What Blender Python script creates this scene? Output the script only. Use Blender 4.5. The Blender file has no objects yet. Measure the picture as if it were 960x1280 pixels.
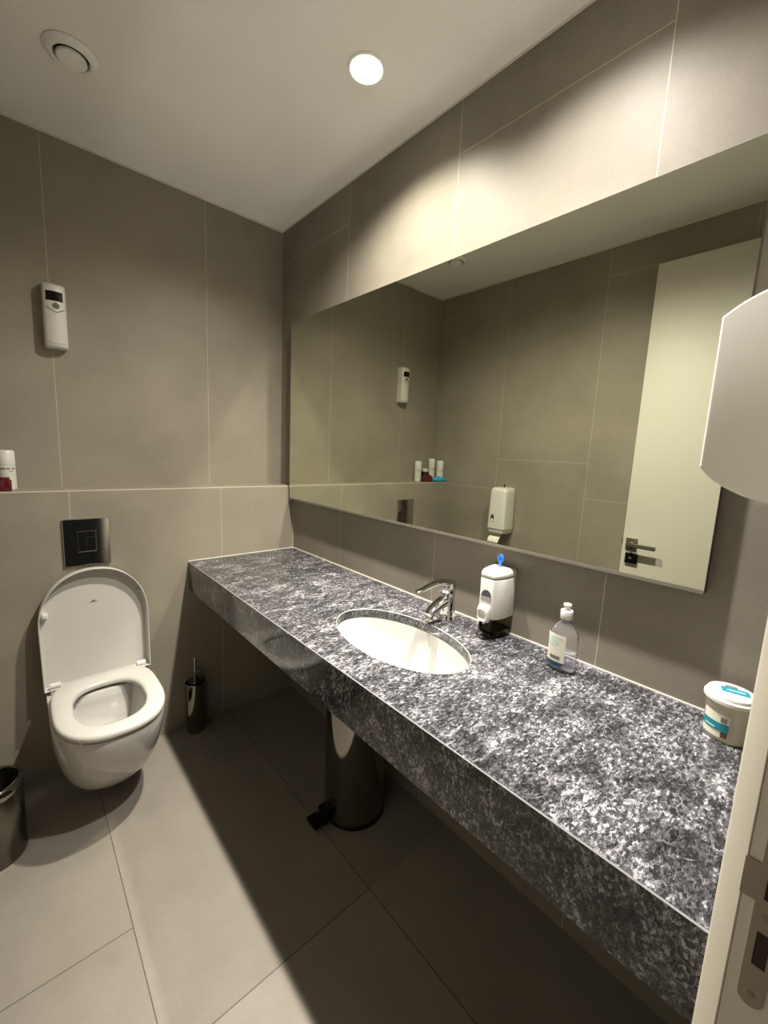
import bpy, bmesh, math, random
from mathutils import Vector, Matrix

S = bpy.context.scene
COL = S.collection
PI = math.pi

# ------------------------------------------------------------------ camera
cam_d = bpy.data.cameras.new('camera')
cam = bpy.data.objects.new('camera', cam_d)
COL.objects.link(cam)
YAW, PITCH, ROLL, FPX = 0.733231961, -0.144546855, 0.0450350458, 516.743
fw = Vector((math.sin(YAW)*math.cos(PITCH), math.cos(YAW)*math.cos(PITCH), math.sin(PITCH)))
rt = Vector((math.cos(YAW), -math.sin(YAW), 0))
up = rt.cross(fw)
r2 = rt*math.cos(ROLL) + up*math.sin(ROLL)
u2 = up*math.cos(ROLL) - rt*math.sin(ROLL)
cam.matrix_world = Matrix(((r2.x, u2.x, -fw.x, -1.15), (r2.y, u2.y, -fw.y, 0.0), (r2.z, u2.z, -fw.z, 1.402), (0, 0, 0, 1)))
cam_d.sensor_fit = 'VERTICAL'
cam_d.sensor_height = 36
cam_d.lens = 36*FPX/1280
cam_d.clip_start = 0.02
S.camera = cam

# ------------------------------------------------------------------ world, exposure, renderer options
w = bpy.data.worlds.new('corridor_light')
S.world = w
w.use_nodes = True
w.node_tree.nodes['Background'].inputs[0].default_value = (1.0, 0.93, 0.82, 1)
w.node_tree.nodes['Background'].inputs[1].default_value = 0.012
vs = S.view_settings
vs.view_transform = 'Standard'
vs.look = 'None'
vs.gamma = 1
vs.use_curve_mapping = False
vs.exposure = 0.0
BEAM_POWER, SPILL_POWER = (145, 155), (165, 115)
LAMP_COLOR = ((1.0, 0.935, 0.79), (1.0, 0.95, 0.885))
BEAM_TILT, SPILL_TILT = math.radians(2), math.radians(6.5)
LAMP_POS = ((-0.285, 1.128), (-0.285, 0.52))
BEAM_ANGLE, BEAM_BLEND, SPILL_ANGLE, SPILL_BLEND, LAMP_RADIUS = 1.33, 1.0, (2.60, 2.46), 0.9, (0.018, 0.036)
cy = S.cycles
cy.max_bounces = 12
cy.diffuse_bounces = 3
cy.glossy_bounces = 6
cy.transmission_bounces = 8
cy.transparent_max_bounces = 16
cy.caustics_reflective = True
cy.caustics_refractive = False
cy.blur_glossy = 0.0
cy.sample_clamp_indirect = 0
cy.use_denoising = True
cy.use_guiding = True
cy.use_adaptive_sampling = False

# ------------------------------------------------------------------ materials
def lin(h):
    h = h.lstrip('#')
    c = [int(h[i:i+2], 16)/255 for i in (0, 2, 4)]
    return tuple(x/12.92 if x <= 0.04045 else ((x+0.055)/1.055)**2.4 for x in c) + (1,)

def mat(name, color, rough=0.5, metal=0.0, coat=0.0, bump=0.0, bscale=100, spec=0.5, emit=None):
    m = bpy.data.materials.new(name)
    m.use_nodes = True
    nt = m.node_tree
    b = nt.nodes['Principled BSDF']
    b.inputs['Base Color'].default_value = lin(color) if isinstance(color, str) else color
    b.inputs['Roughness'].default_value = rough
    b.inputs['Metallic'].default_value = metal
    b.inputs['Coat Weight'].default_value = coat
    b.inputs['Coat Roughness'].default_value = 0.04
    b.inputs['Specular IOR Level'].default_value = spec
    if emit:
        b.inputs['Emission Color'].default_value = emit[0]
        b.inputs['Emission Strength'].default_value = emit[1]
    if bump:
        tc = nt.nodes.new('ShaderNodeTexCoord')
        nz = nt.nodes.new('ShaderNodeTexNoise')
        nz.inputs['Scale'].default_value = bscale
        nz.inputs['Detail'].default_value = 4
        nt.links.new(tc.outputs['Object'], nz.inputs['Vector'])
        bp = nt.nodes.new('ShaderNodeBump')
        bp.inputs['Strength'].default_value = bump
        bp.inputs['Distance'].default_value = 0.002
        nt.links.new(nz.outputs['Fac'], bp.inputs['Height'])
        nt.links.new(bp.outputs['Normal'], b.inputs['Normal'])
    return m

def tile_mat(name, c1, c2, joint, row_axis, row0, long_axis, long0, offset, rough, row_h=0.597, long_w=1.2,
             joint_w=0.0013, bump=0.2, bscale=380, mottle=0.14, freq=2, shade=None):
    """large porcelain tiles; rows step along row_axis, joints repeat along long_axis"""
    m = mat(name, c1, rough)
    nt = m.node_tree; N = nt.nodes; L = nt.links
    b = N['Principled BSDF']
    b.inputs['Specular IOR Level'].default_value = 0.18
    tc = N.new('ShaderNodeTexCoord')
    sp = N.new('ShaderNodeSeparateXYZ'); L.new(tc.outputs['Object'], sp.inputs[0])
    cb = N.new('ShaderNodeCombineXYZ')
    for k, (ax, o) in enumerate(((long_axis, long0), (row_axis, row0))):
        a = N.new('ShaderNodeMath'); a.operation = 'SUBTRACT'; a.inputs[1].default_value = o
        L.new(sp.outputs[ax], a.inputs[0]); L.new(a.outputs[0], cb.inputs[k])
    br = N.new('ShaderNodeTexBrick')
    br.offset = offset; br.offset_frequency = freq; br.squash = 1.0
    br.inputs['Scale'].default_value = 1
    br.inputs['Brick Width'].default_value = long_w
    br.inputs['Row Height'].default_value = row_h
    br.inputs['Mortar Size'].default_value = joint_w
    br.inputs['Mortar Smooth'].default_value = 0.1
    br.inputs['Color1'].default_value = lin(c1)
    br.inputs['Color2'].default_value = lin(c2)
    br.inputs['Mortar'].default_value = lin(joint)
    L.new(cb.outputs[0], br.inputs['Vector'])
    # cement-like mottling
    n1 = N.new('ShaderNodeTexNoise'); n1.inputs['Scale'].default_value = 3.5; n1.inputs['Detail'].default_value = 6
    n1.inputs['Roughness'].default_value = 0.6
    L.new(tc.outputs['Object'], n1.inputs['Vector'])
    n2 = N.new('ShaderNodeTexNoise'); n2.inputs['Scale'].default_value = 220; n2.inputs['Detail'].default_value = 3
    L.new(tc.outputs['Object'], n2.inputs['Vector'])
    ad = N.new('ShaderNodeMath'); ad.operation = 'MULTIPLY_ADD'; ad.inputs[1].default_value = 0.5
    L.new(n2.outputs['Fac'], ad.inputs[0]); L.new(n1.outputs['Fac'], ad.inputs[2])
    mr = N.new('ShaderNodeMapRange')
    mr.inputs['From Min'].default_value = 0.5; mr.inputs['From Max'].default_value = 1.0
    mr.inputs['To Min'].default_value = 1-mottle; mr.inputs['To Max'].default_value = 1+mottle
    L.new(ad.outputs[0], mr.inputs['Value'])
    mx = N.new('ShaderNodeVectorMath'); mx.operation = 'SCALE'
    L.new(br.outputs['Color'], mx.inputs[0]); L.new(mr.outputs[0], mx.inputs['Scale'])
    if shade:
        # tiles of slightly different firing: one column and one single tile
        colx, rowy, f_col, f_tile = shade
        def cmp_(ax, v):
            q = N.new('ShaderNodeMath'); q.operation = 'LESS_THAN'; q.inputs[1].default_value = v
            L.new(sp.outputs[ax], q.inputs[0]); return q.outputs[0]
        a_ = N.new('ShaderNodeMapRange'); a_.inputs['To Min'].default_value = 1; a_.inputs['To Max'].default_value = f_col
        cx_ = cmp_('X', colx); L.new(cx_, a_.inputs['Value'])
        inv = N.new('ShaderNodeMath'); inv.operation = 'SUBTRACT'; inv.inputs[0].default_value = 1; L.new(cx_, inv.inputs[1])
        bth = N.new('ShaderNodeMath'); bth.operation = 'MULTIPLY'; L.new(inv.outputs[0], bth.inputs[0]); L.new(cmp_('Y', rowy), bth.inputs[1])
        b_ = N.new('ShaderNodeMapRange'); b_.inputs['To Min'].default_value = 1; b_.inputs['To Max'].default_value = f_tile
        L.new(bth.outputs[0], b_.inputs['Value'])
        pr = N.new('ShaderNodeMath'); pr.operation = 'MULTIPLY'; L.new(a_.outputs[0], pr.inputs[0]); L.new(b_.outputs[0], pr.inputs[1])
        m2 = N.new('ShaderNodeVectorMath'); m2.operation = 'SCALE'; L.new(mx.outputs[0], m2.inputs[0]); L.new(pr.outputs[0], m2.inputs['Scale'])
        mx = m2
    L.new(mx.outputs[0], b.inputs['Base Color'])
    n3 = N.new('ShaderNodeTexNoise'); n3.inputs['Scale'].default_value = bscale; n3.inputs['Detail'].default_value = 4
    L.new(tc.outputs['Object'], n3.inputs['Vector'])
    bp = N.new('ShaderNodeBump'); bp.inputs['Strength'].default_value = bump; bp.inputs['Distance'].default_value = 0.002
    L.new(n3.outputs['Fac'], bp.inputs['Height']); L.new(bp.outputs['Normal'], b.inputs['Normal'])
    return m

def marble_mat(name):
    m = mat(name, '#555558', 0.09)
    nt = m.node_tree; N = nt.nodes; L = nt.links
    b = N['Principled BSDF']
    tc = N.new('ShaderNodeTexCoord')
    mp = N.new('ShaderNodeMapping'); mp.inputs['Rotation'].default_value = (0.2, 0.4, 0.5); mp.inputs['Scale'].default_value = (1.0, 1.9, 1.3)
    L.new(tc.outputs['Object'], mp.inputs['Vector'])
    def noise(src, scale, detail, rough=0.6, dist=0.0, off=0.0):
        v = N.new('ShaderNodeVectorMath'); v.operation = 'ADD'; v.inputs[1].default_value = (off, off*1.7, off*0.6)
        L.new(src, v.inputs[0])
        n = N.new('ShaderNodeTexNoise'); n.inputs['Scale'].default_value = scale; n.inputs['Detail'].default_value = detail
        n.inputs['Roughness'].default_value = rough; n.inputs['Distortion'].default_value = dist
        L.new(v.outputs[0], n.inputs['Vector'])
        return n
    def math_(op, a, b_, c=None):
        k = N.new('ShaderNodeMath'); k.operation = op
        for i, x in enumerate((a, b_, c)):
            if x is None: continue
            if isinstance(x, (int, float)): k.inputs[i].default_value = x
            else: L.new(x, k.inputs[i])
        return k.outputs[0]
    def rng(x, a, b_, c=0.0, d=1.0):
        r = N.new('ShaderNodeMapRange'); r.inputs['From Min'].default_value = a; r.inputs['From Max'].default_value = b_
        r.inputs['To Min'].default_value = c; r.inputs['To Max'].default_value = d
        L.new(x, r.inputs['Value']); return r.outputs[0]
    wn = noise(mp.outputs[0], 45, 4)
    wv = N.new('ShaderNodeVectorMath'); wv.operation = 'MULTIPLY_ADD'; wv.inputs[1].default_value = (0.016, 0.016, 0.016)
    L.new(wn.outputs['Color'], wv.inputs[0]); L.new(mp.outputs[0], wv.inputs[2])
    W = wv.outputs[0]
    def voro(scale, feat):
        v = N.new('ShaderNodeTexVoronoi'); v.feature = feat; v.inputs['Scale'].default_value = scale
        L.new(W, v.inputs['Vector']); return v
    cells = voro(120, 'F1')
    sx = N.new('ShaderNodeSeparateXYZ'); L.new(cells.outputs['Color'], sx.inputs[0])
    fine = noise(W, 330, 5, 0.7, 0.2)
    mid = noise(W, 80, 7, 0.72, 0.5, 3.0)
    big = noise(mp.outputs[0], 9, 5, 0.6, 0.8, 9.0)
    v = math_('MULTIPLY_ADD', sx.outputs[0], 0.22, math_('MULTIPLY', fine.outputs['Fac'], 0.55))
    v = math_('MULTIPLY_ADD', mid.outputs['Fac'], 0.55, v)
    v = math_('MULTIPLY_ADD', big.outputs['Fac'], 0.58, v)
    v = math_('SUBTRACT', v, 0.105)
    rp = N.new('ShaderNodeValToRGB')
    e = rp.color_ramp.elements
    e[0].position = 0.58; e[0].color = lin('#18181a')
    e[1].position = 1.0; e[1].color = lin('#97969b')
    for p, c in ((0.74, '#262629'), (0.82, '#363539'), (0.89, '#48474c'), (0.95, '#636268')):
        k = e.new(p); k.color = lin(c)
    L.new(v, rp.inputs['Fac'])
    # pale crackle lines between flakes
    edge = voro(120, 'DISTANCE_TO_EDGE')
    ln = rng(edge.outputs['Distance'], 0.0, 0.11, 1.0, 0.0)
    ln = math_('MULTIPLY', ln, rng(noise(W, 60, 4, 0.6, 0, 5.0).outputs['Fac'], 0.52, 0.66))
    edge2 = voro(24, 'DISTANCE_TO_EDGE')
    ln2 = rng(edge2.outputs['Distance'], 0.0, 0.05, 1.0, 0.0)
    ln2 = math_('MULTIPLY', ln2, rng(noise(W, 12, 4, 0.6, 0, 15.0).outputs['Fac'], 0.50, 0.64))
    lm = math_('MULTIPLY', math_('MAXIMUM', ln, ln2), 0.5)
    mix = N.new('ShaderNodeMix'); mix.data_type = 'RGBA'
    L.new(lm, mix.inputs['Factor']); L.new(rp.outputs['Color'], mix.inputs[6]); mix.inputs[7].default_value = lin('#a19fa5')
    # dark cracks
    dk = rng(edge.outputs['Distance'], 0.0, 0.10, 1.0, 0.0)
    dk = math_('MULTIPLY', dk, rng(noise(W, 40, 4, 0.6, 0, 25.0).outputs['Fac'], 0.48, 0.60))
    mix2 = N.new('ShaderNodeMix'); mix2.data_type = 'RGBA'
    L.new(dk, mix2.inputs['Factor']); L.new(mix.outputs[2], mix2.inputs[6]); mix2.inputs[7].default_value = lin('#0e0e10')
    L.new(mix2.outputs[2], b.inputs['Base Color'])
    return m

def clear_mat(name, tint, refl=0.12, rough=0.05, body=None, body_amt=0.0):
    """thin clear plastic: see-through with a fresnel gloss"""
    m = bpy.data.materials.new(name); m.use_nodes = True
    nt = m.node_tree; N = nt.nodes; L = nt.links
    N.remove(N['Principled BSDF'])
    out = N['Material Output']
    tr = N.new('ShaderNodeBsdfTransparent'); tr.inputs[0].default_value = tint
    gl = N.new('ShaderNodeBsdfGlossy'); gl.inputs['Roughness'].default_value = rough
    lw = N.new('ShaderNodeLayerWeight'); lw.inputs['Blend'].default_value = refl
    mx = N.new('ShaderNodeMixShader')
    src = tr
    if body:
        df = N.new('ShaderNodeBsdfDiffuse'); df.inputs[0].default_value = lin(body)
        mb = N.new('ShaderNodeMixShader'); mb.inputs[0].default_value = body_amt
        L.new(tr.outputs[0], mb.inputs[1]); L.new(df.outputs[0], mb.inputs[2]); src = mb
    L.new(lw.outputs['Fresnel'], mx.inputs[0]); L.new(src.outputs[0], mx.inputs[1]); L.new(gl.outputs[0], mx.inputs[2])
    L.new(mx.outputs[0], out.inputs['Surface'])
    return m

WT1, WT2, WJ = '#918a7d', '#8d8679', '#b5ae9e'
M = {}
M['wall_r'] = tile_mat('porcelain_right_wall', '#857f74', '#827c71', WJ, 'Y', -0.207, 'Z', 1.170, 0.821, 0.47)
M['wall_l'] = tile_mat('porcelain_left_wall', WT1, WT2, WJ, 'Y', -0.192, 'Z', 1.183, 0.83, 0.42)
M['wall_b'] = tile_mat('porcelain_back_wall', WT1, WT2, WJ, 'X', -1.003, 'Z', -1.9, 0.0, 0.42, row_h=0.602, long_w=6)
M['wall_g'] = tile_mat('porcelain_ledge_wall', WT1, WT2, WJ, 'X', -0.994, 'Z', -1.9, 0.0, 0.42, row_h=0.596, long_w=6)
M['floor'] = tile_mat('porcelain_floor', '#827c73', '#7d776e', '#4d483f', 'X', -1.572, 'Y', 0.85, 0.7054, 0.5, row_h=0.5985, long_w=1.2,
                      joint_w=0.0014, bump=0.12, shade=(-0.975, 0.85, 0.92, 1.12))
M['ceiling'] = mat('painted_ceiling', '#efedea', 0.8, bump=0.25, bscale=90)
M['caulk'] = mat('white_caulk', '#d8d4c8', 0.6)
M['grout'] = mat('pale_grout', '#c9c1ab', 0.7)
M['marble'] = marble_mat('dark_grey_marble')
M['ceramic'] = mat('white_ceramic', '#c8c6c2', 0.10, coat=0.3)
M['basin'] = mat('white_basin_ceramic', '#b2b1ae', 0.10, coat=0.3)
M['seat'] = mat('white_seat_plastic', '#c5c2bd', 0.25)
M['plastic'] = mat('white_plastic', '#d4d2cc', 0.35)
M['plastic_grey'] = mat('light_grey_plastic', '#d2d0c9', 0.4)
M['chrome'] = mat('chrome', '#d6d6d6', 0.06, metal=1.0)
M['steel'] = mat('brushed_steel', '#77736b', 0.24, metal=1.0)
M['pol_steel'] = mat('polished_steel', '#8f8b84', 0.05, metal=1.0)
M['mirror'] = mat('mirror_silver', '#dcdfcf', 0.0, metal=1.0)
M['mirror_edge'] = mat('mirror_backing', '#56544c', 0.4)
M['alu'] = mat('grey_rail', '#6f6a60', 0.5, metal=0.0)
M['black'] = mat('black_plastic', '#0c0b0b', 0.2)
M['dark'] = mat('dark_recess', '#0b0a08', 0.6)
M['screen'] = mat('dark_screen', '#130d0a', 0.12)
M['grey_btn'] = mat('grey_button', '#6f6b60', 0.45)
M['seam'] = mat('dark_seam', '#3a352b', 0.6)
M['door'] = mat('white_door_paint', '#d3cfc3', 0.45)
M['frame'] = mat('beige_frame_paint', '#d8d1c3', 0.42)
M['strike'] = mat('satin_strike_plate', '#9c9182', 0.45, metal=0.35)
M['hole'] = mat('hole_shade_insert', '#2a1f15', 0.7)
M['nickel'] = mat('satin_nickel', '#8f887a', 0.3, metal=0.8)
M['blue'] = mat('blue_key_plastic', '#2f6fc4', 0.35)
M['blue_dark'] = mat('dark_blue_mark', '#173f85', 0.4)
M['smoke'] = clear_mat('smoked_clear_plastic', (0.88, 0.85, 0.74, 1), 0.08)
M['soap'] = mat('dark_soap', '#0f0d0a', 0.12)
M['window'] = mat('grey_sight_window', '#8e9097', 0.15)
M['window_dark'] = mat('dark_sight_window', '#4a4a4e', 0.15)
M['clear'] = clear_mat('clear_bottle_plastic', (0.97, 0.97, 0.98, 1), 0.10, 0.08, '#e8e8ee', 0.07)
M['gel'] = clear_mat('clear_gel', (0.92, 0.92, 0.95, 1), 0.06, 0.08, '#d6d6e2', 0.22)
M['label'] = mat('cream_label', '#d9d6c8', 0.5)
M['teal'] = mat('teal_print', '#1f7f8f', 0.45)
M['teal_light'] = mat('pale_teal_print', '#9cc8cf', 0.45)
M['navy'] = mat('dark_teal_print', '#1d4a5e', 0.45)
M['print_grey'] = mat('grey_print', '#6a6a68', 0.5)
M['print_brown'] = mat('brown_print', '#6b4a3c', 0.5)
M['tub'] = mat('cream_tub_plastic', '#bdb7a4', 0.15)
M['red'] = mat('dark_red_glass', '#5a1420', 0.12, coat=0.4)
M['wrap'] = mat('blue_wrapper', '#3aa6cf', 0.25)
M['paper'] = mat('white_paper', '#eeeade', 0.8)
M['water'] = mat('still_water', '#6f6c63', 0.03)
M['bristle'] = mat('dark_bristles', '#1c1a18', 0.9)

# ------------------------------------------------------------------ mesh helpers
def obj(name, bm, m, parent=None, loc=None, smooth=35):
    bmesh.ops.remove_doubles(bm, verts=bm.verts, dist=1e-6)
    bmesh.ops.recalc_face_normals(bm, faces=bm.faces)
    me = bpy.data.meshes.new(name)
    bm.to_mesh(me); bm.free()
    if smooth:
        for p in me.polygons: p.use_smooth = True
        me.set_sharp_from_angle(angle=math.radians(smooth))
    me.materials.append(m)
    o = bpy.data.objects.new(name, me)
    COL.objects.link(o)
    if parent: o.parent = parent
    if loc: o.location = loc
    return o

def tag(o, label=None, cat=None, group=None, kind=None):
    if label: o['label'] = label
    if cat: o['category'] = cat
    if group: o['group'] = group
    if kind: o['kind'] = kind
    return o

def thing(name, label, cat, loc=(0, 0, 0), group=None, rz=0):
    o = bpy.data.objects.new(name, None)
    o.empty_display_size = 0.05
    COL.objects.link(o)
    o.location = loc
    o.rotation_euler = (0, 0, rz)
    return tag(o, label, cat, group)

def box(bm, x0, x1, y0, y1, z0, z1, bev=0.0, seg=2):
    r = bmesh.ops.create_cube(bm, size=1)
    vs_ = r['verts']
    for v in vs_:
        v.co = Vector(((x0+x1)/2 + v.co.x*(x1-x0), (y0+y1)/2 + v.co.y*(y1-y0), (z0+z1)/2 + v.co.z*(z1-z0)))
    if bev:
        es = list({e for v in vs_ for e in v.link_edges})
        bmesh.ops.bevel(bm, geom=es, offset=bev, segments=seg, profile=0.5, affect='EDGES')
    return bm

def B(*a, **k):
    return box(bmesh.new(), *a, **k)

def loft(bm, rings, close=False, caps=(True, True)):
    """rings: lists of points, same count each, bridged in order"""
    R = [[bm.verts.new(p) for p in r] for r in rings]
    n = len(R[0])
    pairs = list(zip(R, R[1:])) + ([(R[-1], R[0])] if close else [])
    for a, b in pairs:
        for i in range(n):
            j = (i+1) % n
            try: bm.faces.new((a[i], a[j], b[j], b[i]))
            except ValueError: pass
    if not close:
        if caps[0]: bm.faces.new(R[0])
        if caps[1]: bm.faces.new(R[-1])
    return bm

def lathe(bm, prof, n=48, axis='Z', c=(0, 0, 0), caps=(True, True), sx=1.0, sy=1.0):
    rings = []
    for r, h in prof:
        ring = []
        for i in range(n):
            a = 2*PI*i/n
            u, v = r*math.cos(a)*sx, r*math.sin(a)*sy
            p = {'Z': (u, v, h), 'Y': (u, h, v), 'X': (h, u, v)}[axis]
            ring.append((p[0]+c[0], p[1]+c[1], p[2]+c[2]))
        rings.append(ring)
    return loft(bm, rings, caps=caps)

def sweep(bm, pts, secs, side, n=16, power=2.0):
    """tube along pts; secs = (half width along side, half thickness) at each point"""
    pts = [Vector(p) for p in pts]; side = Vector(side).normalized()
    rings = []
    for i, p in enumerate(pts):
        t = (pts[min(i+1, len(pts)-1)] - pts[max(i-1, 0)]).normalized()
        s = (side - t*side.dot(t)).normalized()
        nn = t.cross(s)
        a, b = secs[i]
        ring = []
        for k in range(n):
            th = 2*PI*k/n
            c_, s_ = math.cos(th), math.sin(th)
            cu = math.copysign(abs(c_)**(2/power), c_); su = math.copysign(abs(s_)**(2/power), s_)
            ring.append(p + s*(a*cu) + nn*(b*su))
        rings.append(ring)
    return loft(bm, rings)

def prism(bm, poly, axis, a, b):
    """extrude a 2-D outline along an axis"""
    def P(u, v, h):
        return {'Z': (u, v, h), 'X': (h, u, v), 'Y': (u, h, v)}[axis]
    return loft(bm, [[P(u, v, a) for u, v in poly], [P(u, v, b) for u, v in poly]])

def bevel_all(bm, off, seg=2, ang=40):
    bmesh.ops.recalc_face_normals(bm, faces=bm.faces)
    bm.normal_update()
    es = [e for e in bm.edges if len(e.link_faces) == 2 and e.calc_face_angle(0) > math.radians(ang)]
    bmesh.ops.bevel(bm, geom=es, offset=off, segments=seg, profile=0.5, affect='EDGES')
    return bm

def sup(n, ax, ay, pf, pb=None, cx=0, cy_=0):
    """closed superellipse outline; power pf towards -y, pb towards +y"""
    pb = pb or pf
    out = []
    for i in range(n):
        a = 2*PI*i/n
        c_, s_ = math.cos(a), math.sin(a)
        p = pb if s_ > 0 else pf
        out.append((cx + ax*math.copysign(abs(c_)**(2/p), c_), cy_ + ay*math.copysign(abs(s_)**(2/p), s_)))
    return out

def rrect(x0, x1, y0, y1, r, seg=5):
    out = []
    for cx, cy_, a0 in ((x1-r, y1-r, 0), (x0+r, y1-r, 90), (x0+r, y0+r, 180), (x1-r, y0+r, 270)):
        for k in range(seg+1):
            a = math.radians(a0 + 90*k/seg)
            out.append((cx+r*math.cos(a), cy_+r*math.sin(a)))
    return out

def structure(name, bm, m, parent=None):
    o = obj(name, bm, m, parent)
    if not parent: o['kind'] = 'structure'
    return o

# ------------------------------------------------------------------ the setting
H = 2.535
YB, YL, XL, YN = 2.182, 2.0326, -1.375, 0.02
ZL = 1.195
structure('floor', B(XL-0.1, 0.1, -0.6, YB+0.1, -0.1, 0), M['floor'])
structure('ceiling', B(XL-0.1, 0.1, -0.13, YB+0.1, H, H+0.1), M['ceiling'])
structure('wall_right', B(0, 0.1, -0.13, YB+0.1, 0, H), M['wall_r'])
structure('wall_left', B(XL-0.1, XL, -0.13, YB+0.1, 0, H), M['wall_l'])
structure('wall_back', B(XL, 0, YB, YB+0.1, 0, H), M['wall_b'])
structure('wall_back_ledge', B(XL, 0, YL, YB, 0, ZL), M['wall_g'])
structure('wall_front', B(-0.615, 0, -0.13, YN, 0, H), M['wall_l'])
structure('wall_front_lintel', B(XL, -0.615, -0.13, YN, 2.39, H), M['wall_l'])
# pale sealant along the ceiling and counter, plus the ledge edge's lit line
structure('trim_1', B(XL, 0, YB-0.006, YB, H-0.007, H), M['caulk'])
structure('trim_2', B(-0.004, 0, YN, YB-0.006, H-0.005, H), M['caulk'])
structure('trim_3', B(XL, XL+0.006, YN, YB-0.006, H-0.007, H), M['caulk'])
structure('trim_4', prism(bmesh.new(), [(YL-0.0006, ZL-0.0035), (YL+0.003, ZL-0.0035), (YL+0.003, ZL+0.0006), (YL-0.0006, ZL+0.0006)], 'X', XL, 0), M['grout'])  # joint strip, kept pale to stand for light caught on the ledge edge
structure('trim_5', B(-0.003, 0, YN, YL-0.003, 0.845, 0.849), M['caulk'])
structure('trim_6', B(-0.558, -0.003, YL-0.003, YL, 0.845, 0.848), M['caulk'])
structure('trim_7', B(-0.0025, 0, YL-0.0025, YL, 0.848, 1.10), M['grout'])

# door frame with its strike plate
fr = bmesh.new()
prism(fr, [(-0.62, -0.14), (-0.62, 0.0145), (-0.6212, 0.0153), (-0.6214, 0.0162), (-0.606, 0.0325), (-0.602, 0.0345), (-0.558, 0.0345), (-0.556, 0.0325),
           (-0.556, 0.0202), (-0.6148, 0.0202), (-0.6148, -0.14)], 'Z', 0, 2.39)
frame = structure('trim_8', fr, M['frame'])
fl = B(-1.3745, -1.345, -0.14, 0.019, 0, 2.39, bev=0.002)
structure('trim_9', fl, M['frame'])
structure('trim_10', B(-1.345, -0.6205, -0.14, 0.019, 2.36, 2.3895, bev=0.002), M['frame'])
sp = bmesh.new()
X0, X1 = -0.6222, -0.6201
def yz(poly): prism(sp, poly, 'X', X0, X1)
ylo, yhi = -0.0150, 0.0045
hy0, hy1 = -0.0118, -0.0012
def arc_end(zc, s):
    return [((ylo+yhi)/2 + (yhi-ylo)/2*math.cos(a*PI/10), zc + s*0.010*math.sin(a*PI/10)) for a in range(11)]
yz(arc_end(0.867, -1))
yz([(ylo, 0.867), (yhi, 0.867), (yhi, 0.905), (ylo, 0.905)])
yz([(ylo, 0.905), (hy0, 0.905), (hy0, 0.944), (ylo, 0.944)])
yz([(hy1, 0.905), (yhi, 0.905), (yhi, 0.944), (hy1, 0.944)])
yz([(ylo, 0.944), (yhi, 0.944), (yhi, 0.980), (ylo, 0.980)])
yz([(ylo, 0.980), (hy0, 0.980), (hy0, 1.034), (ylo, 1.034)])
yz([(hy1, 0.980), (yhi, 0.980), (yhi, 1.034), (hy1, 1.034)])
yz([(ylo, 1.034), (yhi, 1.034), (yhi, 1.12), (ylo, 1.12)])
yz(arc_end(1.12, 1))
yz([(yhi, 0.974), (0.0168, 0.974), (0.0168, 1.016), (yhi, 1.016)])
plate = obj('strike_plate', sp, M['strike'], frame)
obj('bolt_hole_shade', B(-0.6212, -0.6203, hy0, hy1, 0.905, 0.944), M['hole'], plate)  # no pocket cut: both hole inserts carry the inside shade as dark colour
obj('latch_hole_shade', B(-0.6212, -0.6203, hy0, hy1, 0.980, 1.034), M['hole'], plate)
obj('screw', lathe(bmesh.new(), [(0.0034, -0.6228), (0.0034, -0.6221)], 20, 'X', (0, -0.0055, 0.871)), M['nickel'], plate)
obj('screw', lathe(bmesh.new(), [(0.0034, -0.6228), (0.0034, -0.6221)], 20, 'X', (0, -0.0055, 0.962)), M['nickel'], plate)

# open door against the left wall
door = structure('door_1', B(-1.341, -1.300, 0.035, 0.748, 0.008, 2.353, bev=0.0015), M['door'])
obj('handle_rose', B(-1.300, -1.292, 0.678, 0.731, 0.955, 1.015, bev=0.001), M['nickel'], door)
hb = bmesh.new()
box(hb, -1.300, -1.252, 0.692, 0.716, 0.975, 0.995, bev=0.002)
box(hb, -1.262, -1.248, 0.585, 0.716, 0.975, 0.995, bev=0.002)
obj('door_handle', hb, M['nickel'], door)
lk = obj('lock_rose', B(-1.300, -1.286, 0.668, 0.725, 0.885, 0.938, bev=0.001), M['black'], door)
obj('lock_mark', prism(bmesh.new(), [(0.700, 0.924), (0.692, 0.909), (0.708, 0.909)], 'X', -1.2866, -1.2855), M['grey_btn'], lk)
obj('latch', B(-1.328, -1.312, 0.7475, 0.757, 0.975, 1.005, bev=0.001), M['nickel'], door)

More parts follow.
